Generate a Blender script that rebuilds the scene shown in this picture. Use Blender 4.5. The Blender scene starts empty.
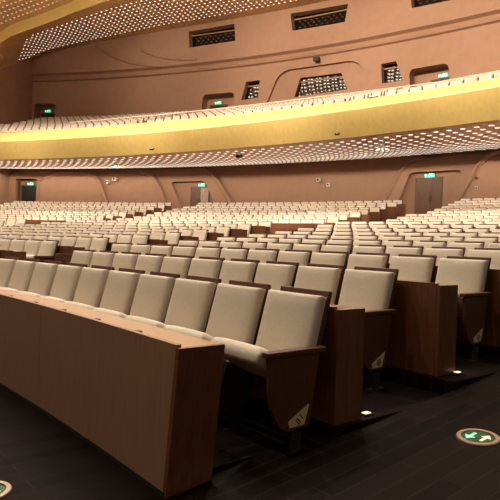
import bpy, math, random
from mathutils import Vector, Matrix

random.seed(7)
scene = bpy.context.scene
col = scene.collection
R2D = math.degrees
D2R = math.radians

# ------------------------------------------------------------------ camera, world, lights, exposure
# The hall is built in polar form: the origin is the centre of the seating arcs, azimuth is
# measured from +Y towards +X, z = 0 is the floor of the first seating tier.
CAM = (30.39, 21.22, 1.23)
cam_data = bpy.data.cameras.new('camera')
cam_data.sensor_width = 36.0
cam_data.lens = 557.27 / 500 * 36.0
cam_data.shift_y = -4.75 / 500
cam_data.clip_end = 300
cam = bpy.data.objects.new('camera', cam_data)
cam.matrix_world = Matrix.Translation(CAM) @ Matrix.Rotation(D2R(90), 4, 'X') @ Matrix.Rotation(0.035, 4, 'Z')
col.objects.link(cam)
scene.camera = cam

world = bpy.data.worlds.new('world')
world.use_nodes = True
bg = world.node_tree.nodes['Background']
bg.inputs[0].default_value = (1.0, 0.80, 0.60, 1)
bg.inputs[1].default_value = 0.16
scene.world = world

scene.view_settings.view_transform = 'Standard'
scene.view_settings.look = 'None'
scene.view_settings.gamma = 1.0
scene.view_settings.exposure = 0.45
scene.view_settings.use_curve_mapping = False


def polar(az, r, z):
    a = D2R(az)
    return (r * math.sin(a), r * math.cos(a), z)


WARM = (1.0, 0.90, 0.75)
# hall downlights in the main ceiling, plus fill lamps added nearer the stage
for az, r, p in ((18, 49, 400), (26, 49, 680), (34, 48, 800), (42, 48, 780), (50, 48, 720),
                 (30, 43, 650), (38, 43, 600), (46, 44, 480),
                 (32, 35, 380), (40, 34, 380), (48, 33, 320)):  # fill row added to light the counter front
    ld = bpy.data.lights.new('hall_and_fill_light', 'SPOT')
    ld.energy = p * 3.2
    ld.spot_size = D2R(125)
    ld.spot_blend = 0.7
    ld.shadow_soft_size = 0.35
    ld.color = WARM
    lo = bpy.data.objects.new('hall_and_fill_light', ld)
    lo.location = polar(az, r, 16.2)
    col.objects.link(lo)
# unseen spots added to brighten the rear wall above the balcony
for az, p in ((26, 4300), (33, 7000), (40, 8000), (47, 6500)):
    ld = bpy.data.lights.new('wall_fill', 'SPOT')
    ld.energy = p
    ld.color = WARM
    ld.spot_size = D2R(70)
    ld.spot_blend = 0.8
    ld.shadow_soft_size = 0.3
    lo = bpy.data.objects.new('wall_fill', ld)
    lo.location = polar(az, 48, 16.0)
    tgt = Vector(polar(az, 67, 11.5))
    lo.rotation_euler = (tgt - lo.location).to_track_quat('-Z', 'Y').to_euler()
    col.objects.link(lo)


# stage-side fill spots out of view, added to light the balcony front
for az, p in ((16, 2600), (24, 3000), (32, 3000), (40, 2600), (48, 2200)):
    ld = bpy.data.lights.new('balcony_fill', 'SPOT')
    ld.energy = p * 4.3
    ld.color = WARM
    ld.spot_size = D2R(40)
    ld.spot_blend = 0.9
    ld.shadow_soft_size = 0.3
    lo = bpy.data.objects.new('balcony_fill', ld)
    lo.location = polar(az + 2, 38, 15.0)
    tgt = Vector(polar(az, 54, 5.0))
    lo.rotation_euler = (tgt - lo.location).to_track_quat('-Z', 'Y').to_euler()
    col.objects.link(lo)


# fill spots added behind the view to brighten the ceiling
for az, p in ((18, 3200), (26, 3000), (34, 2000)):
    ld = bpy.data.lights.new('ceiling_fill', 'SPOT')
    ld.energy = p
    ld.color = WARM
    ld.spot_size = D2R(46)
    ld.spot_blend = 0.9
    ld.shadow_soft_size = 0.3
    lo = bpy.data.objects.new('ceiling_fill', ld)
    lo.location = polar(az + 6, 40, 12.0)
    tgt = Vector(polar(az, 57, 17.6))
    lo.rotation_euler = (tgt - lo.location).to_track_quat('-Z', 'Y').to_euler()
    col.objects.link(lo)


# ------------------------------------------------------------------ materials
def new_mat(name, color, rough=0.6, spec=0.5, noise=None, bump=None, metallic=0.0):
    m = bpy.data.materials.new(name)
    m.use_nodes = True
    nt = m.node_tree
    b = nt.nodes['Principled BSDF']
    b.inputs['Base Color'].default_value = (*color, 1)
    b.inputs['Roughness'].default_value = rough
    b.inputs['Metallic'].default_value = metallic
    b.inputs['Specular IOR Level'].default_value = spec
    tc = nt.nodes.new('ShaderNodeTexCoord')
    if noise:
        scale, amount, stretch = noise
        mp = nt.nodes.new('ShaderNodeMapping')
        mp.inputs['Scale'].default_value = stretch
        nt.links.new(tc.outputs['Object'], mp.inputs['Vector'])
        n = nt.nodes.new('ShaderNodeTexNoise')
        n.inputs['Scale'].default_value = scale
        n.inputs['Detail'].default_value = 4
        nt.links.new(mp.outputs['Vector'], n.inputs['Vector'])
        cr = nt.nodes.new('ShaderNodeValToRGB')
        cr.color_ramp.elements[0].position = 0.3
        cr.color_ramp.elements[1].position = 0.7
        cr.color_ramp.elements[0].color = (*[c * (1 - amount) for c in color], 1)
        cr.color_ramp.elements[1].color = (*[min(1, c * (1 + amount)) for c in color], 1)
        nt.links.new(n.outputs['Fac'], cr.inputs['Fac'])
        nt.links.new(cr.outputs['Color'], b.inputs['Base Color'])
    if bump:
        scale, strength = bump
        n2 = nt.nodes.new('ShaderNodeTexNoise')
        n2.inputs['Scale'].default_value = scale
        nt.links.new(tc.outputs['Object'], n2.inputs['Vector'])
        bp = nt.nodes.new('ShaderNodeBump')
        bp.inputs['Strength'].default_value = strength
        bp.inputs['Distance'].default_value = 0.01
        nt.links.new(n2.outputs['Fac'], bp.inputs['Height'])
        nt.links.new(bp.outputs['Normal'], b.inputs['Normal'])
    return m


def emit_mat(name, color, strength):
    m = bpy.data.materials.new(name)
    m.use_nodes = True
    b = m.node_tree.nodes['Principled BSDF']
    b.inputs['Base Color'].default_value = (*color, 1)
    b.inputs['Emission Color'].default_value = (*color, 1)
    b.inputs['Emission Strength'].default_value = strength
    if name != 'lamp_glow':
        m.cycles.emission_sampling = 'NONE'
    return m


M_FABRIC = new_mat('beige_fabric', (0.57, 0.48, 0.375), 0.9, 0.2, noise=(60, 0.05, (1, 1, 1)), bump=(220, 0.25))
M_WOOD = new_mat('dark_wood', (0.14, 0.046, 0.017), 0.42, 0.4, noise=(9, 0.22, (6, 6, 0.6)))
M_SHELL = new_mat('seat_wood', (0.085, 0.028, 0.014), 0.45, 0.35, noise=(12, 0.2, (1, 5, 0.6)))
M_TOP = new_mat('worktop_wood', (0.36, 0.19, 0.085), 0.34, 0.3, noise=(8, 0.06, (5, 5, 1)))
M_PANEL = new_mat('partition_wood', (0.27, 0.14, 0.078), 0.45, 0.4, noise=(7, 0.10, (5, 5, 0.5)))
M_METAL = new_mat('dark_metal', (0.05, 0.04, 0.035), 0.5, 0.5, metallic=0.6)
M_BLACK = new_mat('black_plastic', (0.012, 0.011, 0.010), 0.5)
M_PLATE = new_mat('brushed_plate', (0.62, 0.48, 0.33), 0.4, 0.5, noise=(40, 0.06, (1, 1, 1)))
M_INK = new_mat('black_ink', (0.02, 0.015, 0.01), 0.7)
M_WALL = new_mat('terracotta_wall', (0.36, 0.195, 0.118), 0.8, 0.25, noise=(2.2, 0.05, (1, 1, 1)), bump=(30, 0.06))
M_WALLDARK = new_mat('recess_shade', (0.05, 0.03, 0.02), 0.8)  # wall colour darkened to carry the shade inside the balcony doorways
M_GOLD = new_mat('golden_veneer', (0.66, 0.45, 0.145), 0.45, 0.4, noise=(3.0, 0.06, (3, 3, 0.25)))
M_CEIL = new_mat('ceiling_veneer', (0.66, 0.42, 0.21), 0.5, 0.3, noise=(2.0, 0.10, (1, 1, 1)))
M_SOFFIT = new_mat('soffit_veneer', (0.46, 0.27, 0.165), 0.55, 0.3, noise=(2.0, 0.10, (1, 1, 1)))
M_DOOR = new_mat('brown_door', (0.15, 0.075, 0.044), 0.45, 0.4, noise=(10, 0.15, (3, 3, 0.4)))
M_DOORLIT = new_mat('lit_door', (0.42, 0.29, 0.21), 0.5, 0.4, noise=(14, 0.25, (4, 4, 0.2)))  # light falling on the open leaf is put into its colour
M_GLASS = new_mat('control_glass', (0.11, 0.10, 0.092), 0.03, 0.5, metallic=1.0)
M_WHITE = new_mat('white_paint', (0.75, 0.70, 0.62), 0.4)
M_RAIL = new_mat('pale_rail', (0.70, 0.62, 0.50), 0.3, 0.6, metallic=0.4)
M_GREEN = new_mat('green_enamel', (0.006, 0.05, 0.022), 0.35)
M_BRASS = new_mat('steel_ring', (0.55, 0.40, 0.30), 0.3, 0.6, metallic=0.8)
M_RED = new_mat('red_plastic', (0.55, 0.05, 0.03), 0.5)
E_DOT = emit_mat('lamp_glow', (1.0, 0.90, 0.76), 1.0)
E_DIM = emit_mat('lamp_dim', (0.95, 0.72, 0.45), 0.36)
E_FAR = emit_mat('lamp_bright', (1.0, 0.93, 0.82), 13.0)
E_EXIT = emit_mat('exit_green', (0.05, 0.75, 0.42), 0.35)
E_EXITW = emit_mat('exit_white', (0.75, 1.0, 0.85), 0.7)
E_STEP = emit_mat('step_glow', (1.0, 0.85, 0.45), 0.8)
E_ARROW = emit_mat('arrow_green', (0.25, 0.95, 0.45), 0.36)
E_ARROW2 = emit_mat('arrow_pale', (0.80, 0.78, 0.50), 0.26)

# floor: dark planks running up the aisle
M_FLOOR = bpy.data.materials.new('dark_plank_floor')
M_FLOOR.use_nodes = True
nt = M_FLOOR.node_tree
b = nt.nodes['Principled BSDF']
tc = nt.nodes.new('ShaderNodeTexCoord')
mp = nt.nodes.new('ShaderNodeMapping')
mp.inputs['Rotation'].default_value = (0, 0, D2R(51.0 - 90))
nt.links.new(tc.outputs['Object'], mp.inputs['Vector'])
br = nt.nodes.new('ShaderNodeTexBrick')
br.inputs['Scale'].default_value = 1.0
br.inputs['Brick Width'].default_value = 1.1
br.inputs['Row Height'].default_value = 0.13
br.inputs['Mortar Size'].default_value = 0.003
br.inputs['Color1'].default_value = (0.007, 0.0046, 0.0036, 1)
br.inputs['Color2'].default_value = (0.012, 0.008, 0.0062, 1)
br.inputs['Mortar'].default_value = (0.022, 0.015, 0.0115, 1)
nt.links.new(mp.outputs['Vector'], br.inputs['Vector'])
nt.links.new(br.outputs['Color'], b.inputs['Base Color'])
b.inputs['Roughness'].default_value = 0.45
b.inputs['Specular IOR Level'].default_value = 0.02


# ------------------------------------------------------------------ mesh helpers
class MB:
    def __init__(self):
        self.v, self.f, self.m, self.mats = [], [], [], []

    def mat(self, m):
        if m not in self.mats:
            self.mats.append(m)
        return self.mats.index(m)

    def add(self, verts, faces, m):
        k = len(self.v)
        i = self.mat(m)
        self.v += [tuple(p) for p in verts]
        for f in faces:
            self.f.append([k + a for a in f])
            self.m.append(i)

    def box(self, x0, x1, y0, y1, z0, z1, m, M=None):
        vs = [(x, y, z) for z in (z0, z1) for y in (y0, y1) for x in (x0, x1)]
        if M:
            vs = [M @ Vector(p) for p in vs]
        self.add(vs, [(0, 2, 3, 1), (4, 5, 7, 6), (0, 1, 5, 4), (2, 6, 7, 3), (0, 4, 6, 2), (1, 3, 7, 5)], m)

    def arc_box(self, az0, az1, r0, r1, z0, z1, m, step=0.5, zf=None):
        n = max(1, int(math.ceil(abs(az1 - az0) / step)))
        vs, fs = [], []
        for i in range(n + 1):
            az = az0 + (az1 - az0) * i / n
            vs += [polar(az, r0, z0), polar(az, r1, z0), polar(az, r1, z1), polar(az, r0, z1)]
        for i in range(n):
            a, c = 4 * i, 4 * i + 4
            for j in range(4):
                k = (j + 1) % 4
                fs.append((a + j, a + k, c + k, c + j))
        fs.append((0, 3, 2, 1))
        e = 4 * n
        fs.append((e, e + 1, e + 2, e + 3))
        self.add(vs, fs, m)

    def sweep(self, az0, az1, prof, m, step=0.5, close=False):
        """prof: list of (r, z) or function az -> list; an open strip unless close."""
        n = max(1, int(math.ceil(abs(az1 - az0) / step)))
        vs, fs = [], []
        k = None
        for i in range(n + 1):
            az = az0 + (az1 - az0) * i / n
            p = prof(az) if callable(prof) else prof
            k = len(p)
            vs += [polar(az, r, z) for r, z in p]
        for i in range(n):
            for j in range(k if close else k - 1):
                q = (j + 1) % k
                fs.append((i * k + j, i * k + q, (i + 1) * k + q, (i + 1) * k + j))
        if close:
            fs.append(tuple(reversed(range(k))))
            fs.append(tuple(n * k + j for j in range(k)))
        self.add(vs, fs, m)

    def tube(self, pts, r, m, seg=6):
        vs, fs = [], []
        n = len(pts)
        for i, p in enumerate(pts):
            p = Vector(p)
            t = (Vector(pts[min(i + 1, n - 1)]) - Vector(pts[max(i - 1, 0)])).normalized()
            up = Vector((0, 0, 1)) if abs(t.z) < 0.9 else Vector((1, 0, 0))
            a = t.cross(up).normalized()
            c = t.cross(a)
            for j in range(seg):
                w = 2 * math.pi * j / seg
                vs.append(p + a * math.cos(w) * r + c * math.sin(w) * r)
        for i in range(n - 1):
            for j in range(seg):
                q = (j + 1) % seg
                fs.append((i * seg + j, i * seg + q, (i + 1) * seg + q, (i + 1) * seg + j))
        fs.append(tuple(reversed(range(seg))))
        fs.append(tuple((n - 1) * seg + j for j in range(seg)))
        self.add(vs, fs, m)

    def prism(self, poly, axis, a0, a1, m):
        """poly of 2D points extruded along x ('x': points are y,z) or z ('z': points are x,y)."""
        n = len(poly)
        if axis == 'x':
            vs = [(a0, p[0], p[1]) for p in poly] + [(a1, p[0], p[1]) for p in poly]
        else:
            vs = [(p[0], p[1], a0) for p in poly] + [(p[0], p[1], a1) for p in poly]
        fs = [tuple(range(n)), tuple(reversed(range(n, 2 * n)))]
        for i in range(n):
            j = (i + 1) % n
            fs.append((i, n + i, n + j, j))
        self.add(vs, fs, m)

    def build(self, name, parent=None, smooth=False, bevel=0.0, subsurf=0, link=True):
        me = bpy.data.meshes.new(name)
        me.from_pydata(self.v, [], self.f)
        for m in self.mats:
            me.materials.append(m)
        me.polygons.foreach_set('material_index', self.m)
        import bmesh
        bm = bmesh.new()
        bm.from_mesh(me)
        bmesh.ops.recalc_face_normals(bm, faces=bm.faces)
        bm.to_mesh(me)
        bm.free()
        if smooth:
            me.polygons.foreach_set('use_smooth', [True] * len(me.polygons))
        me.update()
        o = bpy.data.objects.new(name, me)
        if link:
            col.objects.link(o)
        if parent:
            o.parent = parent
        if bevel:
            bv = o.modifiers.new('bevel', 'BEVEL')
            bv.width = bevel
            bv.segments = 2
            bv.limit_method = 'ANGLE'
        if subsurf:
            sb = o.modifiers.new('subsurf', 'SUBSURF')
            sb.levels = sb.render_levels = subsurf
        return o


def pillow(mb, w, h, t, m, M, bulge=0.015, nx=6, nz=6, rnd=0.03):
    """rounded upholstered pad: x width w (centred), z 0..h, y 0 (front) .. t (back)."""
    def inset(a, lo, hi):
        return min(a - lo, hi - a)
    vs, fs = [], []
    xs = [-w / 2, -w / 2 + rnd * 0.3, -w / 2 + rnd] + [-w / 2 + rnd + (w - 2 * rnd) * i / nx for i in range(1, nx)] + [w / 2 - rnd, w / 2 - rnd * 0.3, w / 2]
    zs = [0, rnd * 0.3, rnd] + [rnd + (h - 2 * rnd) * i / nz for i in range(1, nz)] + [h - rnd, h - rnd * 0.3, h]
    X, Z = len(xs), len(zs)

    def depth(x, z):
        e = min(inset(x, -w / 2, w / 2), inset(z, 0, h))
        k = max(0.0, 1 - e / rnd) if rnd > 0 else 0
        return (1 - math.sqrt(max(0, 1 - k * k))) * rnd
    for side in (0, 1):
        for z in zs:
            for x in xs:
                dd = depth(x, z)
                if side == 0:
                    y = dd - bulge * (1 - (2 * x / w) ** 2) * (1 - (2 * z / h - 1) ** 2)
                else:
                    y = t - dd * 0.4
                vs.append(M @ Vector((x, y, z)))
    N = X * Z
    for s in (0, 1):
        for j in range(Z - 1):
            for i in range(X - 1):
                a = s * N + j * X + i
                q = (a, a + 1, a + X + 1, a + X)
                fs.append(q if s == 0 else tuple(reversed(q)))
    rim = [i for i in range(X)] + [j * X + X - 1 for j in range(1, Z)] + [(Z - 1) * X + i for i in range(X - 2, -1, -1)] + [j * X for j in range(Z - 2, 0, -1)]
    for k in range(len(rim)):
        a, c = rim[k], rim[(k + 1) % len(rim)]
        fs.append((a, N + a, N + c, c))
    mb.add(vs, fs, m)


def tag(o, label=None, cat=None, group=None, kind=None):
    if label:
        o['label'] = label
    if cat:
        o['category'] = cat
    if group:
        o['group'] = group
    if kind:
        o['kind'] = kind
    return o


def struct(o):
    o['kind'] = 'structure'
    return o


def empty(name, loc=(0, 0, 0), az=0.0):
    o = bpy.data.objects.new(name, None)
    o.location = loc
    o.rotation_euler = (0, 0, -D2R(az))
    o.empty_display_size = 0.1
    col.objects.link(o)
    return o


def copy_tree(o, parent=None):
    c = o.copy()
    col.objects.link(c)
    if parent:
        c.parent = parent
    for ch in o.children:
        copy_tree(ch, c)
    return c


ORD = ['', 'first', 'second', 'third', 'fourth', 'fifth', 'sixth', 'seventh', 'eighth', 'ninth', 'tenth', 'eleventh',
       'twelfth', 'thirteenth', 'fourteenth', 'fifteenth', 'sixteenth', 'seventeenth', 'eighteenth', 'nineteenth',
       'twentieth', 'twenty-first', 'twenty-second', 'twenty-third', 'twenty-fourth', 'twenty-fifth', 'twenty-sixth',
       'twenty-seventh', 'twenty-eighth', 'twenty-ninth', 'thirtieth']


# ------------------------------------------------------------------ layout numbers
P = 0.585                                   # seat pitch, front section
NF = 10                                     # rows in the front section
RISE = 0.118


def row_r(n):
    return 39.485 + 1.285 * (n - 1)


def row_f(n):
    return RISE * (n - 1) + {4: -0.012, 5: -0.026, 6: -0.032, 7: -0.028, 8: -0.006, 9: 0.032, 10: 0.07}.get(n, 0)


NR = 9                                     # rows in the rear section


def rear_r(j):
    return 54.95 + 1.0 * j


def rear_f(j):
    return 1.43 + 0.16 * j + 0.003 * j * j


NB = 9                                      # balcony rows


def bal_r(j):
    return 57.2 + 0.95 * j


def bal_f(j):
    return 6.90 + 0.31 * j


def b_right(n):                             # right end of the centre block, front rows
    return {1: 38.8, 2: 38.8, 3: 38.75, 4: 38.75, 5: 38.6, 6: 38.35, 7: 38.1, 8: 37.8, 9: 37.6, 10: 37.5}[n]


R_LOW, R_UP = 65.0, 67.0
AZ_L = 10.8                                 # side wall
AZ_R = 56.0

# ------------------------------------------------------------------ floor
mb = MB()
mb.arc_box(4, 51.22, row_r(1) - 1.02, row_r(1) + 0.125, -0.4, row_f(1), M_FLOOR)
for n in range(2, NF + 1):
    mb.arc_box(4, 51.45, row_r(n) - 1.16, row_r(n) + 0.125, -0.4, row_f(n), M_FLOOR)
mb.arc_box(4, AZ_R, row_r(NF) + 0.125, rear_r(0) - 0.9, -0.4, 1.18, M_FLOOR)
for j in range(NR):
    mb.arc_box(4, AZ_R, rear_r(j) - 0.9, rear_r(j) + 0.1, -0.4, rear_f(j), M_FLOOR)
mb.arc_box(4, AZ_R, rear_r(NR - 1) + 0.1, R_LOW + 0.6, -0.4, rear_f(NR - 1) + 0.02, M_FLOOR)
# the flat floor in front of the first row and the ramped aisle beside the rows


def ramp(r):
    return max(-0.066, min(1.18, 0.0918 * (r - 39.6) + 0.055))


FRONT0, AIS = row_r(1) - 1.01, 51.45
mb.sweep(4, AIS, [(24, -0.066), (FRONT0, -0.066)], M_FLOOR)
mb.sweep(51.2, AIS, [(FRONT0, -0.066), (row_r(2) - 1.16, ramp(row_r(2) - 1.16))], M_FLOOR)
mb.sweep(AIS, 78, [(r, ramp(r)) for r in (24, 30, 36, 38.0, 38.28, 39, 41, 43, 46, 49, 51.85)], M_FLOOR)
floor = struct(mb.build('floor'))

# ------------------------------------------------------------------ walls


def arc_slab(mb, polys, rf, rb, m, step=0.4):
    """Solid slab following the arc, outlined by even-odd polygons in (azimuth, z)."""
    xs = set()
    for p in polys:
        xs |= {round(a, 5) for a, z in p}
    lo, hi = min(xs), max(xs)
    k = int((hi - lo) / step) + 1
    xs |= {round(lo + (hi - lo) * i / k, 5) for i in range(k + 1)}
    xs = sorted(xs)
    edges = []
    for p in polys:
        for i in range(len(p)):
            (a0, z0), (a1, z1) = p[i], p[(i + 1) % len(p)]
            edges.append((a0, z0, a1, z1))

    def zat(e, x):
        a0, z0, a1, z1 = e
        return z0 + (z1 - z0) * (x - a0) / (a1 - a0)
    for x0, x1 in zip(xs, xs[1:]):
        if x1 - x0 < 1e-6:
            continue
        xm = (x0 + x1) / 2
        es = [e for e in edges if min(e[0], e[2]) <= x0 + 1e-4 and max(e[0], e[2]) >= x1 - 1e-4 and abs(e[0] - e[2]) > 1e-5]
        es.sort(key=lambda e: zat(e, xm))
        for e0, e1 in zip(es[::2], es[1::2]):
            q = [(x0, zat(e0, x0)), (x1, zat(e0, x1)), (x1, zat(e1, x1)), (x0, zat(e1, x0))]
            mb.add([polar(a, rf, z) for a, z in q], [(0, 1, 2, 3)], m)
    for a0, z0, a1, z1 in edges:
        n = max(1, int(abs(a1 - a0) / step) + 1)
        for i in range(n):
            s, t = i / n, (i + 1) / n
            A = (a0 + (a1 - a0) * s, z0 + (z1 - z0) * s)
            B = (a0 + (a1 - a0) * t, z0 + (z1 - z0) * t)
            mb.add([polar(A[0], rf, A[1]), polar(B[0], rf, B[1]), polar(B[0], rb, B[1]), polar(A[0], rb, A[1])], [(0, 1, 2, 3)], m)


def fillet(poly, idx_r, seg=6):
    """round the given corners {index: radius in z metres}; one degree of azimuth is taken as 1.13 m."""
    K = 1.134
    out = []
    n = len(poly)
    for i, p in enumerate(poly):
        if i not in idx_r:
            out.append(p)
            continue
        r = idx_r[i]
        a = Vector((poly[i - 1][0] * K, poly[i - 1][1]))
        c = Vector((poly[(i + 1) % n][0] * K, poly[(i + 1) % n][1]))
        q = Vector((p[0] * K, p[1]))
        u, v = (a - q).normalized(), (c - q).normalized()
        s, e = q + u * r, q + v * r
        for k in range(seg + 1):
            t = k / seg
            pt = s * (1 - t) ** 2 + q * 2 * t * (1 - t) + e * t * t
            out.append((pt.x / K, pt.y))
    return out


# soffit profile of the balcony: r, z
SOFFIT = [(54.1, 5.40), (54.6, 5.42), (56, 5.46), (58, 5.58), (60, 5.80), (62, 6.08), (R_LOW, 6.47)]


def soffit_z(r):
    for (r0, z0), (r1, z1) in zip(SOFFIT, SOFFIT[1:]):
        if r <= r1:
            return z0 + (z1 - z0) * (r - r0) / (r1 - r0)
    return SOFFIT[-1][1]


# rear wall under the balcony
mb = MB()
mb.arc_box(4, AZ_R, R_LOW, R_LOW + 0.5, 2.6, 6.8, M_WALL)
struct(mb.build('wall_rear'))
# stepped wall panels with a rounded upper corner and door niches
TOPZ = 6.24


def wall_panel(name, polys, t):
    mb = MB()
    # bead added along the panel's free edge to catch a highlight line
    edge = [p for p in polys[0] if 4.5 < p[0] < AZ_R - 0.5]
    edge = [polar(a, R_LOW - t + 0.02, z) for a, z in edge]
    if len(edge) > 2:
        mb.tube(edge, 0.13, M_WALL, 8)
    arc_slab(mb, polys, R_LOW - t, R_LOW + 0.01, M_WALL)
    o = struct(mb.build(name))
    bv = o.modifiers.new('weld', 'WELD')
    bv.merge_threshold = 0.002
    bv = o.modifiers.new('bevel', 'BEVEL')
    bv.width = 0.20
    bv.segments = 3
    bv.limit_method = 'ANGLE'
    bv.angle_limit = D2R(50)
    return o


zb = 3.0
p1 = fillet([(35.35, zb), (36.85, TOPZ), (AZ_R, TOPZ), (AZ_R, zb)], {1: 1.0})
n1 = fillet([(36.2, zb + 0.01), (37.05, 5.50), (39.52, 5.50), (38.75, zb + 0.01)], {1: 0.2, 2: 0.2}, 3)
wall_panel('trim_1', [p1, n1], 0.32)
p2 = fillet([(39.2, zb), (40.55, TOPZ - 0.06), (AZ_R - .2, TOPZ - 0.06), (AZ_R - .2, zb)], {1: 1.0})
wall_panel('trim_2', [p2], 0.62)
p3 = fillet([(27.25, zb), (25.2, TOPZ), (4, TOPZ), (4, zb)], {1: 1.0})
n3 = fillet([(26.05, zb + 0.01), (24.85, 5.45), (22.50, 5.42), (23.6, zb + 0.01)], {1: 0.25, 2: 0.25}, 3)
wall_panel('trim_3', [p3, n3, [(12.85, zb + 0.01), (12.85, 5.62), (11.3, 5.62), (11.3, zb + 0.01)]], 0.32)
p4 = fillet([(22.65, zb), (21.4, TOPZ - 0.26), (4.1, TOPZ - 0.26), (4.1, zb)], {1: 1.0})
n4 = [(12.85, zb + 0.01), (12.85, 5.62), (11.3, 5.62), (11.3, zb + 0.01)]
wall_panel('trim_4', [p4, n4], 0.62)
p5 = fillet([(18.6, zb), (17.4, TOPZ - 0.30), (14.2, TOPZ - 0.30), (13.2, 5.4), (13.1, zb)], {1: 0.8, 2: 0.6})
wall_panel('trim_5', [p5], 0.9)

# upper rear wall: lower field with window holes, rounded ledge, upper field with window holes
CW = [[(26.03, 11.35), (26.33, 12.60), (27.25, 12.62), (27.16, 11.42)],
      [(29.40, 11.25), (29.74, 12.50), (32.22, 12.46), (32.62, 11.35)],
      [(34.62, 11.35), (34.54, 12.55), (35.34, 12.58), (35.75, 11.35)]]
HW = [[(22.46, 15.42), (22.34, 16.60), (25.52, 16.70), (25.63, 15.48)],
      [(29.34, 15.55), (29.17, 16.72), (32.65, 16.60), (32.50, 15.48)],
      [(36.15, 15.45), (36.05, 16.65), (39.5, 16.62), (39.35, 15.35)]]
NICHE = [fillet([(23.26, 9.5), (23.40, 11.98), (25.52, 11.98), (25.72, 9.5)], {1: 0.35, 2: 0.35}),
         fillet([(36.25, 9.5), (36.04, 11.94), (38.0, 11.96), (38.25, 9.5)], {1: 0.35, 2: 0.35}),
         fillet([(10.95, 9.5), (11.0, 11.95), (12.6, 11.9), (12.5, 9.5)], {1: 0.3, 2: 0.3})]
# the big rounded recess round the middle control window
BIG = fillet([(27.6, 10.6), (28.5, 13.10), (33.35, 13.08), (34.05, 10.6)], {1: 0.9, 2: 0.9})
UP_L, UP_R = 6.0, 50.0
mb = MB()
arc_slab(mb, [[(UP_L, 8.6), (UP_R, 8.6), (UP_R, 13.65), (UP_L, 13.65)], CW[0], CW[2], BIG] + NICHE, R_UP, R_UP + 0.8, M_WALL)
arc_slab(mb, [BIG, CW[1]], R_UP + 0.22, R_UP + 0.8, M_WALL)
arc_slab(mb, [[(UP_L, 14.25), (UP_R, 14.25), (UP_R, 18.2), (UP_L, 18.2)]] + HW, R_UP - 0.25, R_UP + 0.8, M_WALL)
mb.sweep(UP_L, UP_R, [(R_UP, 13.65), (R_UP - 0.16, 13.72), (R_UP - 0.05, 13.85), (R_UP + 0.06, 14.02), (R_UP + 0.02, 14.14), (R_UP - 0.12, 14.20), (R_UP - 0.25, 14.27)], M_WALL)
mb.arc_box(UP_L, UP_R, R_UP + 0.8, R_UP + 0.9, 8.6, 18.2, M_WALL)
struct(mb.build('wall_rear_upper'))
# curved swooping ridges on the left part of the upper wall
for pts, nm in (([(15.6, 16.2), (17.0, 15.0), (18.6, 14.4), (20.6, 14.25)], 'trim_6'), ([(19.0, 15.6), (20.0, 14.95), (21.2, 14.6), (23.0, 14.5)], 'trim_7')):
    mb = MB()
    dense = []
    for i in range(24):
        t = i / 23
        w = [(1 - t) ** 3, 3 * t * (1 - t) ** 2, 3 * t * t * (1 - t), t ** 3]
        dense.append(polar(sum(a * p[0] for a, p in zip(w, pts)), R_UP - 0.25, sum(a * p[1] for a, p in zip(w, pts))))
    mb.tube(dense, 0.09, M_WALL, 8)
    struct(mb.build(nm, smooth=True))
# side wall on the left
mb = MB()
for r0, r1, z0, z1 in ((46, R_LOW + .3, 0.5, 6.6), (46, R_UP + .5, 6.6, 18.2)):
    a = AZ_L
    vs = [polar(a, r, z) for z in (z0, z1) for r in (r0, r1)] + [polar(a - 0.6, r, z) for z in (z0, z1) for r in (r0, r1)]
    mb.add(vs, [(0, 1, 3, 2), (4, 6, 7, 5), (0, 2, 6, 4), (1, 5, 7, 3), (2, 3, 7, 6), (0, 4, 5, 1)], M_WALL)
struct(mb.build('wall_left'))


def window(i, q, r, depth, glass_r):
    w = empty('window_%d' % i)
    w['kind'] = 'structure'
    a0, a1 = min(p[0] for p in q) - 0.05, max(p[0] for p in q) + 0.05
    z0, z1 = min(p[1] for p in q) - 0.05, max(p[1] for p in q) + 0.05
    mb = MB()
    mb.arc_box(a0, a1, glass_r, glass_r + 0.02, z0, z1, M_GLASS)
    mb.build('pane', w)
    mb = MB()
    mb.arc_box(a0, a1, glass_r - 0.06, glass_r, z1 - 0.33, z1 - 0.25, M_WALL)
    mb.build('window_frame', w)
    return w


for i, q in enumerate(CW):
    window(i + 1, q, R_UP, 0.3, R_UP + 0.45)
for i, q in enumerate(HW):
    window(i + 4, q, R_UP, 0.3, R_UP + 0.30)

# ------------------------------------------------------------------ doors


def door(i, az0, az1, z0, z1, r, mats, split=0.6):
    d = empty('door_%d' % i)
    d['kind'] = 'structure'
    mid = az0 + (az1 - az0) * split
    g = 0.012
    for a, c, m in ((az0, mid - g, mats[0]), (mid + g, az1, mats[1])):
        mb = MB()
        mb.arc_box(a, c, r - 0.05, r, z0, z1, m)
        mb.build('door_leaf', d)
    mb = MB()
    w = 0.05
    mb.arc_box(az0 - w, az0, r - 0.08, r, z0, z1 + 0.06, M_DOOR)
    mb.arc_box(az1, az1 + w, r - 0.08, r, z0, z1 + 0.06, M_DOOR)
    mb.arc_box(az0 - w, az1 + w, r - 0.08, r, z1, z1 + 0.06, M_DOOR)
    mb.build('door_frame', d)
    mb = MB()
    for s in (-1, 1):
        p = polar(mid + s * 0.06, r - 0.1, z0 + 1.0)
        q = polar(mid + s * 0.06, r - 0.1, z0 + 1.3)
        mb.tube([p, q], 0.015, M_METAL)
    mb.build('door_handle', d)


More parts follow.
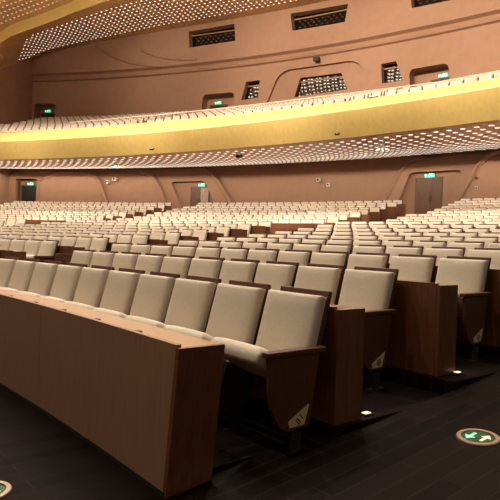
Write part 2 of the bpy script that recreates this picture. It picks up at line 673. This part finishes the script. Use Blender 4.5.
fz = rear_f(NR - 1) + 0.02
door(1, 37.30, 38.50, fz, 5.16, R_LOW, (M_DOOR, M_DOOR))
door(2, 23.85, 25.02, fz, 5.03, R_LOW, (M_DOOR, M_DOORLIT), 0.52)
door(3, 11.45, 12.7, fz, 5.14, R_LOW, (M_BLACK, M_BLACK))  # black leaves paint in the darkness of the corner recess
for i, (a0, a1) in enumerate(((37.0, 38.2), (23.6, 24.75), (11.15, 12.35))):
    door(4 + i, a0, a1, 9.30, 11.30, R_UP + 0.8, (M_WALLDARK, M_WALLDARK), 0.5)

# ------------------------------------------------------------------ balcony
bal = empty('balcony')
bal['kind'] = 'structure'
mb = MB()
mb.sweep(4, AZ_R, [(54.1, 5.40), (53.76, 5.9), (53.6, 6.28)], M_GOLD)
mb.build('fascia', bal, smooth=True)
mb = MB()
RIMZ = [(0, 6.97), (12, 6.97), (20, 7.11), (26, 7.17), (32, 7.14), (38, 7.05), (42, 7.0), (90, 7.0)]


def rim_z(az):
    for (a0, z0), (a1, z1) in zip(RIMZ, RIMZ[1:]):
        if az <= a1:
            return z0 + (z1 - z0) * (az - a0) / (a1 - a0)
    return 7.0



mb.sweep(4, AZ_R, lambda az: [(53.6, 6.28), (53.66, 6.36), (55.0, rim_z(az) - 0.01), (55.25, rim_z(az)), (55.30, 6.6)], M_GOLD)
mb.build('rim', bal)
mb = MB()
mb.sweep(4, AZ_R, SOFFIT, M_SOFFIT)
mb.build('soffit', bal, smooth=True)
mb = MB()
mb.arc_box(4, AZ_R, 54.9, 56.35, 6.2, 6.88, M_WALL)
for j in range(NB):
    mb.arc_box(4, AZ_R, bal_r(j) - 0.85, bal_r(j) + 0.10, 6.5 + 0.02 * j, bal_f(j), M_WALL)
mb.arc_box(4, AZ_R, bal_r(NB - 1) + 0.1, R_UP + 0.9, 6.9, bal_f(NB - 1), M_WALL)
mb.build('tier', bal)

# rail standing on the balcony rim
rail = empty('balcony_rail', polar(30, 55.05, 7.13))
tag(rail, 'thin pale metal handrail on posts along the golden balcony rim', 'railing')
off = Vector(rail.location)


def rail_z(az):
    return rim_z(az) + 0.36 - 0.12 * max(0, min(1, (az - 37) / 5))


def rel(p):
    return tuple(Vector(p) - off)


mb = MB()
mb.tube([rel(polar(21.8 + i * 0.25, 55.1, rail_z(21.8 + i * 0.25))) for i in range(int((45 - 21.8) / 0.25))], 0.022, M_RAIL)
mb.build('handrail', rail)
for i in range(12):
    az = 21.85 + i * 2.0
    mb = MB()
    mb.tube([rel(polar(az, 55.1, rim_z(az) - 0.01)), rel(polar(az, 55.1, rail_z(az)))], 0.02, M_RAIL)
    mb.build('post', rail)

# ------------------------------------------------------------------ ceiling
# rear ceiling band (a lower dotted soffit) with a golden step up to the main ceiling
CZ = [(4, 12.6), (6.5, 13.8), (8.3, 14.77), (9.94, 15.46), (11.65, 16.05), (15.76, 16.62), (20.9, 17.0), (26.4, 17.1), (60, 17.12)]


def ceil_z(az):
    for (a0, z0), (a1, z1) in zip(CZ, CZ[1:]):
        if az <= a1:
            return z0 + (z1 - z0) * (az - a0) / (a1 - a0)
    return CZ[-1][1]


R_C = 60.3


CF = [(2, 12.0), (10, 13.85), (12.47, 14.5), (14.28, 15.0), (16.08, 15.47), (17.88, 15.96), (19.65, 16.35), (21.5, 16.6), (26, 16.8), (70, 16.85)]


def front_z(az):
    for (a0, z0), (a1, z1) in zip(CF, CF[1:]):
        if az <= a1:
            return z0 + (z1 - z0) * (az - a0) / (a1 - a0)
    return CF[-1][1]


def soff2(az, r):
    t = (R_UP + 0.3 - r) / (R_UP + 0.3 - R_C)
    drop = 1.25 * max(0.0, (13.4 - az) / 2.6) ** 2 * max(0.0, (R_UP - r) / 4.0)
    return ceil_z(az) * (1 - t) + front_z(az) * t - drop


mb = MB()
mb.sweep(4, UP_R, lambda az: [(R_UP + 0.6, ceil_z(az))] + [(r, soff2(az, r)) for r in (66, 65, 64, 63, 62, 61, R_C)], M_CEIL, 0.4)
struct(mb.build('ceiling_rear', smooth=True))
mb = MB()
mb.sweep(4, UP_R, lambda az: [(R_C, soff2(az, R_C)), (R_C - 0.03, soff2(az, R_C) + 0.75)], M_GOLD, 0.4)
struct(mb.build('trim_8', smooth=True))
mb = MB()
mb.sweep(-6, 62, lambda az: [(R_C - 0.03, soff2(max(az, 4), R_C) + 0.75), (52, soff2(max(az, 4), R_C) + 1.2), (40, 17.9), (30, 17.9)], M_CEIL, 0.5)
struct(mb.build('ceiling', smooth=True))


# ------------------------------------------------------------------ luminous dots
def dome_mb(r, h, m, seg=10):
    mb = MB()
    vs = [(r * math.cos(2 * math.pi * i / seg), r * math.sin(2 * math.pi * i / seg), 0) for i in range(seg)]
    vs += [(0.75 * r * math.cos(2 * math.pi * i / seg), 0.75 * r * math.sin(2 * math.pi * i / seg), -h * 0.75) for i in range(seg)]
    vs += [(0, 0, -h)]
    fs = [tuple(range(seg))]
    for i in range(seg):
        j = (i + 1) % seg
        fs += [(i, j, seg + j, seg + i), (seg + i, seg + j, 2 * seg)]
    mb.add(vs, fs, m)
    return mb


def project(p):
    x, d, z = p[0] - CAM[0], p[1] - CAM[1], CAM[2] - p[2]
    if d < 0.3:
        return None
    a, bb = 557.27 * x / d, 557.27 * z / d
    c, s = math.cos(0.035), math.sin(0.035)
    return 250 + c * a - s * bb, 245.25 + s * a + c * bb, d


def dots(name, pts, r, h, m, label, cat, group, restname, restlabel, nmax=300):
    vis, rest = [], []
    for p in pts:
        q = project(p)
        (vis if q and -2 < q[0] < 502 and -2 < q[1] < 502 else rest).append((q[2] if q else 99, p))
    vis.sort(key=lambda t: t[0])
    first = None
    for d, p in vis[:nmax]:
        if first is None:
            first = dome_mb(r, h, m).build(name, smooth=True)
            o = first
        else:
            o = first.copy()
            col.objects.link(o)
        o.location = p
        tag(o, label, cat, group)
    mb = MB()
    src = dome_mb(r, h, m, 8)
    for d, p in vis[nmax:] + rest:
        mb.add([(v[0] + p[0], v[1] + p[1], v[2] + p[2]) for v in src.v], src.f, m)
    if mb.v:
        tag(mb.build(restname), restlabel, cat, group, 'stuff')


pts = []
for k, r in enumerate([54.9 + 0.52 * i for i in range(19)]):
    n = int(D2R(46 - 10.5) * 58 / 0.50)
    for i in range(n):
        az = 10.9 + (46 - 10.9) * i / n
        if AZ_L + .2 < az < 47:
            pts.append(polar(az, r, soffit_z(r) + 0.01))
dots('soffit_downlight', pts, 0.115, 0.018, E_DOT, 'round glowing downlight among many under the balcony', 'ceiling light', 'downlights under the balcony',
     'soffit_downlights', 'small far round glowing downlights under the balcony')
pts = []
for k in range(12):
    r = R_C + 0.75 + k * 0.42
    n = int(D2R(40) * 62 / 0.38)
    for i in range(n):
        az = 11.2 + 40 * i / n
        if az < 45 and r > 61.3 + 2.9 * max(0, (14.2 - az) / 3) ** 1.3:
            pts.append(polar(az, r, soff2(az, r) + 0.01))
dots('ceiling_downlight', pts, 0.08, 0.02, E_DOT, 'round glowing downlight among many in the rear ceiling over the balcony', 'ceiling light',
     'downlights in the rear ceiling', 'ceiling_downlights', 'small far round glowing downlights in the rear ceiling over the balcony')
mb = MB()
src = dome_mb(0.07, 0.03, E_DIM, 6)
for k in range(44):
    r = R_C - 0.6 - k * 0.45
    for i in range(170):
        az = -2 + 52 * (i + (0.5 if k % 2 else 0)) / 170
        zz = soff2(max(az, 4), R_C)
        z = zz + 0.75 + (0.45) * (R_C - 0.03 - r) / (R_C - 0.03 - 52) if r > 52 else (zz + 1.2) + (17.9 - zz - 1.2) * (52 - r) / 12
        p = polar(az, r, z)
        if r < 54.5 and (k % 2 or i % 2):
            continue
        g = 1.8 if r < 54.5 else 1.0
        mb.add([(v[0] * g + p[0], v[1] * g + p[1], v[2] + p[2]) for v in src.v], src.f, E_FAR if r < 54.5 else E_DIM)
tag(mb.build('ceiling_perforations'), 'dim golden lit holes scattered over the main ceiling beyond the golden step', 'ceiling lights', None, 'stuff')

# real light under the balcony: small spot lamps in the soffit
for r, da, p in ((56.4, 2.8, 200), (59.6, 2.8, 230), (62.0, 2.2, 110)):
    az = 11.6
    while az < 50:
        ld = bpy.data.lights.new('soffit_lamp', 'SPOT')
        ld.spot_size = D2R(176) if r > 61 else D2R(125)
        ld.spot_blend = 0.12 if r > 61 else 0.4
        ld.energy = p
        ld.color = WARM
        ld.shadow_soft_size = 0.06
        lo = bpy.data.objects.new('soffit_lamp', ld)
        lo.location = polar(az, r, soffit_z(r) - 0.10)
        col.objects.link(lo)
        az += da

# ------------------------------------------------------------------ desks
def r3(n):
    return 0.06 if n == 3 else 0.0


def desk(n, blk, az0, az1, r0, r1, f, h, label, z_low=None, sockets=None, seams=None):
    zl = f if z_low is None else z_low
    mid = (az0 + az1) / 2
    d = empty('row_desk', polar(mid, (r0 + r1) / 2, zl), 0)
    off = Vector(d.location)
    tag(d, label, 'desk', 'desks in front of the seat rows')
    ew = R2D(0.03 / r0)

    def mk(name, fn, **kw):
        mb = MB()
        fn(mb)
        if seams is not None:
            vv = []
            for v in mb.v:
                a, r = R2D(math.atan2(v[0], v[1])), math.hypot(v[0], v[1])
                if a > az1 - 0.3:
                    a += -0.05 + 0.125 * (v[2] - zl) / (f + h - zl)
                vv.append(polar(a, r, v[2]))
            mb.v = vv
        mb.v = [(v[0] - off.x, v[1] - off.y, v[2] - off.z) for v in mb.v]
        return mb.build(name, d, **kw)
    big = seams is not None
    mat_front = M_PANEL if big else M_WOOD

    def front(mb):
        cuts = sorted([az0, az1 - ew] + (seams or []))
        for a, c in zip(cuts, cuts[1:]):
            mb.arc_box(a + 0.004, c - 0.004, r0, r0 + 0.03, zl, f + h, mat_front)
    mk('front_panel', front)
    if big:
        mk('plinth_shade', lambda mb: mb.arc_box(az0, az1 - 0.02, r0 - 0.002, r0 + 0.02, zl, zl + 0.022, M_BLACK))  # black strip paints the shade line of the recessed base
    mk('worktop', lambda mb: mb.arc_box(az0, az1 - ew, r0 + 0.031, r1, f + h - 0.045, f + h - 0.02, M_TOP if big else M_WOOD))
    mk('end_panel', lambda mb: mb.arc_box(az1 - ew, az1, r0, r1, zl, f + h - 0.015, M_WOOD))
    if r1 - r0 < 0.28 and n > 1:
        mk('rear_panel', lambda mb: mb.arc_box(az0, az1 - ew, r1 - 0.02, r1, f + 0.3, f + h - 0.046, M_WOOD))
    if sockets:
        for a in sockets:
            def sk(mb):
                mb.arc_box(a - 0.035, a + 0.035, r0 + 0.05, r0 + 0.085, f + h - 0.02, f + h - 0.008, M_BLACK)
            mk('socket_lid', sk)
    return d


desk(1, 'A', 42.6, 51.35, 38.45, 38.73, 0.0, 0.72, 'long low wooden counter wall in front of the first seat row', z_low=-0.066,
     sockets=[50.58, 49.75, 48.92, 48.09, 47.26], seams=[48.55, 45.75])
A_RIGHT = {1: 51.34, 2: 50.72, 3: 50.9}
for n in range(4, NF + 1):
    A_RIGHT[n] = {4: 51.13, 5: 51.32, 6: 50.76, 7: 50.94, 8: 51.11, 9: 51.26, 10: 50.8}[n]
A_LEFT = {1: 42.6, 2: 42.45, 3: 41.35}
for n in range(4, NF + 1):
    A_LEFT[n] = b_right(n) + 2.45
DL = {2: 'dark wooden row desk behind the first seat row, end facing the aisle', 3: 'dark wooden row desk behind the second seat row, end facing the aisle'}
for n in range(2, NF + 1):
    lab = DL.get(n, 'dark wooden desk behind the %s seat row of the near block' % ORD[n - 1])
    desk(n, 'A', A_LEFT[n], 51.40 if n == 2 else 51.2, row_r(n) - 1.16 + r3(n), row_r(n) - 0.90 + r3(n), row_f(n), 0.74, lab)
for n in range(3, NF + 1):
    desk(n, 'B', 25.2, b_right(n) + 0.72, row_r(n) - 1.16, row_r(n) - 0.90, row_f(n), 0.74,
         'dark wooden desk in front of the %s seat row of the centre block' % ORD[n - 2])
for j in range(NR):
    for blk, a0, a1, nm in (('A', 39.9, 51.2, 'near'), ('B', 25.2, 37.55 + 0.25, 'centre'), ('C', 11.6, 23.95, 'far')):
        desk(20 + j, blk, a0, a1, rear_r(j) - 0.9, rear_r(j) - 0.74, rear_f(j), 0.74 if j == 0 else 0.66,
             'dark wooden rail in front of the %s rear seat row of the %s block' % (ORD[j + 1], nm))

# ------------------------------------------------------------------ seats
TILT = D2R(15)


def back_M():
    # backrest frame: front top edge at y=0, z=0.937
    return Matrix.Translation((0, 0, 0.937)) @ Matrix.Rotation(-TILT, 4, 'X') @ Matrix.Translation((0, 0, -0.47))


def seat_M():
    return Matrix.Translation((0, -0.09, 0.47)) @ Matrix.Rotation(D2R(-28), 4, 'X') @ Matrix.Translation((0, -0.40, 0.0))


LOWP = [(-0.30, 0.46), (-0.02, 0.56), (-0.02, 0.46), (-0.12, 0.14), (-0.30, 0.135), (-0.36, 0.28)]
PANEL = [(-0.45, 0.595), (-0.04, 0.595), (-0.11, 0.165), (-0.29, 0.155), (-0.36, 0.20), (-0.415, 0.30), (-0.44, 0.41)]


def seat_proto():
    root = empty('theatre_seat')
    mb = MB()
    pillow(mb, 0.50, 0.47, 0.075, M_FABRIC, back_M(), bulge=0.010, rnd=0.028)
    mb.build('backrest', root, smooth=True)
    mb = MB()
    M = back_M()
    mb.box(-0.215, 0.245, 0.085, 0.115, -0.16, 0.515, M_SHELL, M)
    mb.box(0.232, 0.248, 0.04, 0.085, -0.05, 0.46, M_SHELL, M)
    mb.build('back_shell', root, bevel=0.006)
    mb = MB()
    # cushion: x width, y 0..depth, thickness
    S = seat_M() @ Matrix.Rotation(D2R(-90), 4, 'X')
    pillow(mb, 0.48, 0.42, 0.11, M_FABRIC, Matrix.Translation((0, 0, 0)) @ seat_M() @ Matrix(((1, 0, 0, 0), (0, 0, 1, 0), (0, -1, 0, 0), (0, 0, 0, 1))), bulge=0.012, rnd=0.045)
    mb.build('seat_cushion', root, smooth=True)
    mb = MB()
    mb.prism(LOWP, 'x', 0.278, 0.306, M_METAL)
    mb.build('side_panel', root, bevel=0.004)
    mb = MB()
    mb.box(0.28, 0.30, -0.25, -0.17, 0.012, 0.14, M_BLACK)
    mb.box(0.26, 0.32, -0.29, -0.13, 0.0, 0.012, M_BLACK)
    mb.build('pedestal', root)
    return root


def plate_for(root, digits):
    ep = root
    for c in root.children:
        if c.name.startswith('end_panel'):
            ep = c
    x = 0.307
    poly = [(-0.335, 0.155), (-0.315, 0.145), (-0.175, 0.145), (-0.125, 0.26), (-0.13, 0.275)]
    poly = [(-0.290, 0.215), (-0.275, 0.178), (-0.160, 0.182), (-0.122, 0.294), (-0.132, 0.298)]
    mb = MB()
    mb.prism(poly, 'x', x, x + 0.004, M_PLATE)
    pl = mb.build('number_plate', ep)
    pl['label'] = 'pale metal plate with black row number'
    # digits drawn as stroke boxes running along the slanted upper edge
    o = Vector((-0.216, 0.196))
    u = Vector((0.62, 0.60)).normalized()
    v = Vector((-u.y, u.x))
    SEGS = {'0': 'abcdef', '1': 'bc', '2': 'abged', '3': 'abgcd'}
    w, h, t = 0.016, 0.034, 0.006
    L = {'a': ((0, h), (w, h)), 'b': ((w, h / 2), (w, h)), 'c': ((w, 0), (w, h / 2)), 'd': ((0, 0), (w, 0)), 'e': ((0, 0), (0, h / 2)), 'f': ((0, h / 2), (0, h)), 'g': ((0, h / 2), (w, h / 2))}
    mb = MB()
    for i, ch in enumerate(digits):
        for s in SEGS[ch]:
            (x0, y0), (x1, y1) = L[s]
            ax, bx = min(x0, x1) - t / 2, max(x0, x1) + t / 2
            ay, by = min(y0, y1) - t / 2, max(y0, y1) + t / 2
            q = [o + u * (px + 0.004 + i * 0.028) + v * (py - 0.012) for px, py in ((ax, ay), (bx, ay), (bx, by), (ax, by))]
            mb.prism([(p.x, p.y) for p in q], 'x', x + 0.004, x + 0.006, M_INK)
    mb.build('lettering', ep)


def seat_far(link=True):
    """whole seat as one mesh for seats too small to show their parts"""
    mb = MB()
    far_boxes(mb)
    return mb.build('theatre_seat', link=link)


def far_boxes(mb, hw=0.25):
    M = back_M()
    w, h, t, c = hw, 0.47, 0.075, 0.02
    ring = [(-w, c), (-w, h - c), (-w + c, h), (w - c, h), (w, h - c), (w, c), (w - c, 0), (-w + c, 0)]
    vs = [M @ Vector((x, 0.012, z)) for x, z in ring] + [M @ Vector((x * 0.93, 0, (z - h / 2) * 0.93 + h / 2)) for x, z in ring] + [M @ Vector((x, t, z)) for x, z in ring]
    fs = [tuple(range(8, 16)), tuple(range(16, 24))]
    for i in range(8):
        j = (i + 1) % 8
        fs += [(i, j, 8 + j, 8 + i), (i, j, 16 + j, 16 + i)]
    mb.add(vs, fs, M_FABRIC)
    mb.box(-0.215, 0.245, 0.085, 0.115, -0.16, 0.515, M_SHELL, M)
    S = seat_M()
    mb.box(-0.24, 0.24, 0.0, 0.42, -0.10, 0.0, M_FABRIC, S)
    mb.prism(LOWP, 'x', 0.275, 0.31, M_SHELL)
    mb.box(0.27, 0.31, -0.27, -0.15, 0.0, 0.137, M_METAL)


seats = []     # dict(az, r, f, blk, row, idx)


def fill(blk, row, az_r, az_l, r, f, p, kind):
    k = 0
    while True:
        right = az_r - R2D(k * p / r)
        if right - R2D(0.5 / r) < az_l:
            break
        seats.append(dict(az=right - R2D(0.25 / r), r=r, f=f, blk=blk, row=row, idx=k + 1, kind=kind))
        k += 1


for n in range(1, NF + 1):
    fill('A', n, A_RIGHT[n], A_LEFT[n], row_r(n), row_f(n), P, 'front')
    fill('B', n, b_right(n), 25.4 if n > 2 else 31, row_r(n), row_f(n), P, 'front')
    if n > 6:
        fill('C', n, 23.0, 13.5, row_r(n), row_f(n), P, 'front')
PR = 0.55
for j in range(NR):
    fill('A', j, 51.0 - (0.25 if j % 2 else 0), 39.95, rear_r(j), rear_f(j), PR, 'rear')
    fill('B', j, 37.45 - (0.0 if j % 2 else 0.12), 25.3, rear_r(j), rear_f(j), PR, 'rear')
    fill('C', j, 23.65 - (0.0 if j % 2 else 0.12), 11.9, rear_r(j), rear_f(j), PR, 'rear')
for j in range(NB):
    fill('A', j, 47.0 - (0.25 if j % 2 else 0), 38.6, bal_r(j), bal_f(j), PR, 'balcony')
    fill('B', j, 36.9 - (0.25 if j % 2 else 0), 25.0, bal_r(j), bal_f(j), PR, 'balcony')
    fill('C', j, 23.4 - (0.25 if j % 2 else 0), 12.6, bal_r(j), bal_f(j), PR, 'balcony')

for s in seats:
    q = project(polar(s['az'], s['r'], s['f'] + 0.8))
    s['q'] = q
    s['in'] = bool(q and -4 < q[0] < 504 and -4 < q[1] < 504)
    s['d'] = q[2] if q else 99
cand = sorted([s for s in seats if s['in'] and s['kind'] != 'balcony'], key=lambda s: s['d'])[:300]
chosen = {id(s) for s in cand}

proto = seat_proto()
far = seat_far()
used = {'p': False, 'f': False}
BL = {'A': 'near block', 'B': 'centre block', 'C': 'far block'}


def add_end_panel(root):
    for c in list(root.children):
        if c.name.startswith('side_panel'):
            bpy.data.objects.remove(c)
    mb = MB()
    mb.prism(PANEL, 'x', 0.278, 0.306, M_SHELL)
    mb.build('end_panel', root, bevel=0.004)
    mb = MB()
    mb.box(0.262, 0.322, -0.47, 0.0, 0.597, 0.632, M_SHELL)
    mb.build('armrest', root, bevel=0.008)


def add_left_panel(root):
    for nm in ('side_panel', 'pedestal'):
        src = [c for c in root.children if c.name.split('.')[0] in (nm, 'end_panel' if nm == 'side_panel' else nm)][0]
        o = src.copy()
        col.objects.link(o)
        o.parent = root
        o.name = nm
        o.location.x = -0.585


last_idx = {}
for s in seats:
    key = (s['kind'], s['blk'], s['row'])
    last_idx[key] = max(last_idx.get(key, 0), s['idx'])
rear_first = {}
for s in cand:
    if s['kind'] == 'rear':
        rear_first.setdefault(s['blk'], set()).add(s['row'])
n_near = 0
for s in cand:
    near = s['d'] < 15
    src, k = (proto, 'p') if near else (far, 'f')
    if not used[k]:
        o = src
        used[k] = True
    else:
        o = copy_tree(src)
    o.location = polar(s['az'], s['r'], s['f'])
    o.rotation_euler = (0, 0, -D2R(s['az']))
    sec = 'rear ' if s['kind'] == 'rear' else ''
    row = s['row'] + 1 if s['kind'] == 'rear' else (s['row'] if s['blk'] == 'A' else s['row'] - 2 if s['blk'] == 'B' else s['row'] - 6)
    end, idx = 'right', s['idx']
    if s['blk'] == 'A' and (s['kind'] == 'rear' or s['row'] > 3):
        end, idx = 'left', last_idx[(s['kind'], s['blk'], s['row'])] + 1 - s['idx']
    lab = 'beige seat in the %s %srow of the %s, %s from its %s end' % (ORD[row], sec, BL[s['blk']], ORD[idx], end)
    tag(o, lab, 'seat', 'beige seats of the auditorium')
    s['obj'] = o
for s in cand:
    if s['idx'] == 1 and s['d'] < 15:
        add_end_panel(s['obj'])
    if s['blk'] == 'A' and s['kind'] == 'front' and s['idx'] == 1 and s['row'] <= 3 and s['d'] < 15:
        plate_for(s['obj'], '0%d' % s['row'])
    if s['d'] < 15 and s['idx'] == last_idx[(s['kind'], s['blk'], s['row'])]:
        add_left_panel(s['obj'])

tmpl = MB()
far_boxes(tmpl, 0.228)
mb = MB()
for s in seats:
    if id(s) in chosen:
        continue
    M = Matrix.Translation(polar(s['az'], s['r'], s['f'])) @ Matrix.Rotation(-D2R(s['az']), 4, 'Z')
    vs = [M @ Vector(v) for v in tmpl.v]
    k = len(mb.v)
    mb.mats = tmpl.mats
    mb.v += [tuple(v) for v in vs]
    mb.f += [[k + a for a in f] for f in tmpl.f]
    mb.m += tmpl.m
rest = mb.build('theatre_seats')
tag(rest, 'small far beige seats in rows under and on the balcony', 'seats', 'beige seats of the auditorium', 'stuff')


# ------------------------------------------------------------------ signs and small fixtures
def exit_sign(az, r, z, label, w=0.58, h=0.22):
    e = empty('exit_sign', polar(az, r, z), az)
    tag(e, label, 'exit sign', 'green exit signs over the doors')
    mb = MB()
    mb.box(-w / 2, w / 2, -0.06, 0, 0, h, M_GREEN)
    mb.build('housing', e)
    mb = MB()
    mb.box(-w / 2 + 0.01, w / 2 - 0.01, -0.066, -0.06, 0.01, h - 0.01, E_EXIT)
    mb.build('panel', e)
    mb = MB()
    # running figure in a doorway and an arrow
    def bar(x0, z0, x1, z1, t):
        d = Vector((x1 - x0, 0, z1 - z0)).normalized()
        n = Vector((-d.z, 0, d.x)) * t / 2
        q = [(x0 + n.x, z0 + n.z), (x1 + n.x, z1 + n.z), (x1 - n.x, z1 - n.z), (x0 - n.x, z0 - n.z)]
        vs = [(a, -0.072, c) for a, c in q] + [(a, -0.066, c) for a, c in q]
        mb.add(vs, [(0, 1, 2, 3), (7, 6, 5, 4), (0, 4, 5, 1), (1, 5, 6, 2), (2, 6, 7, 3), (3, 7, 4, 0)], E_EXITW)
    bar(-0.03, 0.19, 0.01, 0.22, 0.05)
    bar(-0.02, 0.18, -0.05, 0.11, 0.05)
    bar(-0.05, 0.12, 0.0, 0.08, 0.035)
    bar(0.0, 0.08, -0.02, 0.03, 0.03)
    bar(-0.05, 0.12, -0.10, 0.05, 0.035)
    bar(-0.02, 0.17, 0.05, 0.15, 0.03)
    bar(0.08, 0.03, 0.08, 0.23, 0.02)
    bar(0.08, 0.22, 0.17, 0.22, 0.02)
    bar(0.17, 0.03, 0.17, 0.23, 0.02)
    bar(-0.27, 0.13, -0.15, 0.13, 0.03)
    bar(-0.27, 0.13, -0.21, 0.19, 0.03)
    bar(-0.27, 0.13, -0.21, 0.07, 0.03)
    mb.build('pictogram', e)


exit_sign(37.95, R_LOW - 0.02, 5.20, 'green lit exit sign over the brown double door, lower right')
exit_sign(24.55, R_LOW - 0.02, 5.09, 'green lit exit sign over the half open door, lower middle')
exit_sign(12.1, R_LOW - 0.02, 5.18, 'green lit exit sign over the dark corner door under the balcony')
exit_sign(37.6, R_UP + 0.70, 11.36, 'green lit exit sign over the balcony doorway on the right')
exit_sign(24.2, R_UP + 0.70, 11.36, 'green lit exit sign over the middle balcony doorway')
exit_sign(11.7, R_UP + 0.70, 11.36, 'green lit exit sign over the far left balcony doorway')


def floor_sign(az, r, label, spin):
    sl = 0.0918 if ramp(r) > -0.06 else 0
    e = empty('floor_exit_sign', polar(az, r, ramp(r)), az)
    e.rotation_euler = (math.atan(sl), 0, -D2R(az))
    tag(e, label, 'floor sign')
    seg = 40

    def disc(rr, z0, z1, m, r_in=0):
        mb = MB()
        o = [(rr * math.cos(2 * math.pi * i / seg), rr * math.sin(2 * math.pi * i / seg)) for i in range(seg)]
        if r_in:
            q = [(r_in * math.cos(2 * math.pi * i / seg), r_in * math.sin(2 * math.pi * i / seg)) for i in range(seg)]
            vs = [(*p, z0) for p in o] + [(*p, z1 * 0.6 + z0 * .4) for p in o] + [(p[0] * 0.97, p[1] * .97, z1) for p in o] + [(*p, z1) for p in q] + [(*p, z0) for p in q]
            fs = []
            for i in range(seg):
                j = (i + 1) % seg
                for a in range(4):
                    fs.append((a * seg + i, a * seg + j, (a + 1) * seg + j, (a + 1) * seg + i))
                fs.append((4 * seg + i, 4 * seg + j, j, i))
            mb.add(vs, fs, m)
        else:
            mb.prism(o, 'z', z0, z1, m)
        return mb
    disc(0.125, 0.0, 0.012, M_BRASS, 0.098).build('ring', e, smooth=False)
    disc(0.098, 0.0, 0.006, M_GREEN).build('face', e)
    c, s = math.cos(spin), math.sin(spin)

    def arrow(cx, cy, sgn, m):
        base = [(-0.055, -0.009), (0.006, -0.009), (0.006, -0.032), (0.052, 0.0), (0.006, 0.032), (0.006, 0.009), (-0.055, 0.009)]
        mb = MB()
        pts = []
        for x, y in base:
            x, y = cx + x * sgn, cy + y
            pts.append((c * x - s * y, s * x + c * y))
        mb.prism(pts, 'z', 0.006, 0.009, m)
        return mb
    arrow(-0.012, 0.040, -1, E_ARROW).build('arrow', e)['label'] = 'glowing green arrow'
    arrow(0.012, -0.040, 1, E_ARROW2).build('arrow', e)['label'] = 'pale arrow'


floor_sign(52.29, 40.21, 'round green floor sign with two arrows in the dark aisle', D2R(90))
floor_sign(50.44, 37.74, 'round metal-ringed floor sign at the edge below the counter wall', D2R(90))

# step lights on the tier edges beside the aisle
for n, lab in ((2, 'small glowing step light beside the first row desk end on the aisle'), (3, 'small glowing step light beside the second row desk end on the aisle')):
    r = (39.97 if n == 2 else 41.20)
    la = (51.34 if n == 2 else 51.24)
    e = empty('step_light', polar(la, r, row_f(n)), la)
    tag(e, lab, 'step light')
    mb = MB()
    mb.box(-0.03, 0.03, -0.04, 0.04, 0.0, 0.012, M_METAL)
    mb.build('housing', e)
    mb = MB()
    mb.box(-0.018, 0.018, -0.028, 0.028, 0.012, 0.016, E_STEP)
    mb.build('lens', e)


def fixture(name, az, r, z, label, cat, w, h, d, m, group=None, arm=True):
    e = empty(name, polar(az, r, z), az)
    tag(e, label, cat, group)
    mb = MB()
    mb.box(-w / 2, w / 2, -d, -0.06, -h / 2, h / 2, m, Matrix.Rotation(D2R(12), 4, 'X'))
    mb.build('body', e, bevel=0.015)
    mb = MB()
    mb.tube([(0, -0.10, 0), (0, 0, 0.05)], 0.025, m)
    mb.build('bracket', e)
    mb = MB()
    mb.tube([(0, -d - 0.01, -0.02), (0, -d - 0.03, -0.025)], min(w, h) * 0.3, M_BLACK, 10)
    mb.build('lens', e)


fixture('wall_spotlight', 32.05, R_LOW, 5.35, 'small white wall spotlight under the balcony, upper of the centre pair', 'wall light', 0.2, 0.22, 0.3, M_WHITE)
fixture('wall_spotlight', 32.62, R_LOW, 5.05, 'small white wall box under the balcony, lower of the centre pair', 'wall light', 0.16, 0.22, 0.26, M_WHITE)
fixture('wall_spotlight', 18.25, R_LOW - 0.62, 5.42, 'small white wall spotlight far left, lower of the pair', 'wall light', 0.18, 0.22, 0.3, M_WHITE)
fixture('wall_spotlight', 18.75, R_LOW - 0.62, 5.62, 'larger white wall spotlight far left, upper of the pair', 'wall light', 0.28, 0.22, 0.3, M_WHITE)
fixture('wall_speaker', 30.9, R_UP - 0.05, 13.45, 'small black box on the upper wall above the wide control window', 'speaker', 0.36, 0.26, 0.4, M_BLACK)
fixture('fascia_camera', 28.52, 53.9, 5.56, 'tiny dark camera on the golden balcony front, left one', 'camera', 0.08, 0.07, 0.3, M_BLACK)
fixture('fascia_camera', 38.57, 53.9, 5.51, 'tiny dark camera on the golden balcony front, right one', 'camera', 0.08, 0.07, 0.3, M_BLACK)
fixture('call_point', 40.3, R_LOW - 0.62, 5.0, 'small red fire call point on the wall right of the door', 'call point', 0.14, 0.14, 0.12, M_RED)
fixture('wall_switch', 40.3, R_LOW - 0.62, 4.5, 'small white wall switch below the red call point', 'switch', 0.14, 0.14, 0.12, M_WHITE)


def pendant(az, r, label):
    e = empty('pendant_lamp', polar(az, r, soffit_z(r)), az)
    tag(e, label, 'pendant lamp')
    mb = MB()
    mb.tube([(0, 0, 0), (0, 0, -0.35)], 0.02, M_WHITE)
    mb.build('stem', e)
    mb = MB()
    mb.tube([(0, 0, -0.30), (0, 0, -0.34), (0, 0, -0.42)], 0.10, M_WHITE, 10)
    mb.build('lamp_body', e)
    for k in range(4):
        mb = MB()
        a = k * math.pi / 2 + 0.4
        mb.tube([(0, 0, -0.36), (0.24 * math.cos(a), 0.24 * math.sin(a), -0.44)], 0.03, E_DOT)
        mb.build('arm', e)


pendant(25.21, 55.0, 'white four armed lamp hanging under the left of the balcony')
pendant(39.87, 55.0, 'white four armed lamp hanging under the balcony front on the right')
fixture('projector', 32.46, 55.6, 5.33, 'small dark projector hanging under the balcony front near the middle', 'projector', 0.24, 0.14, 0.3, M_BLACK)
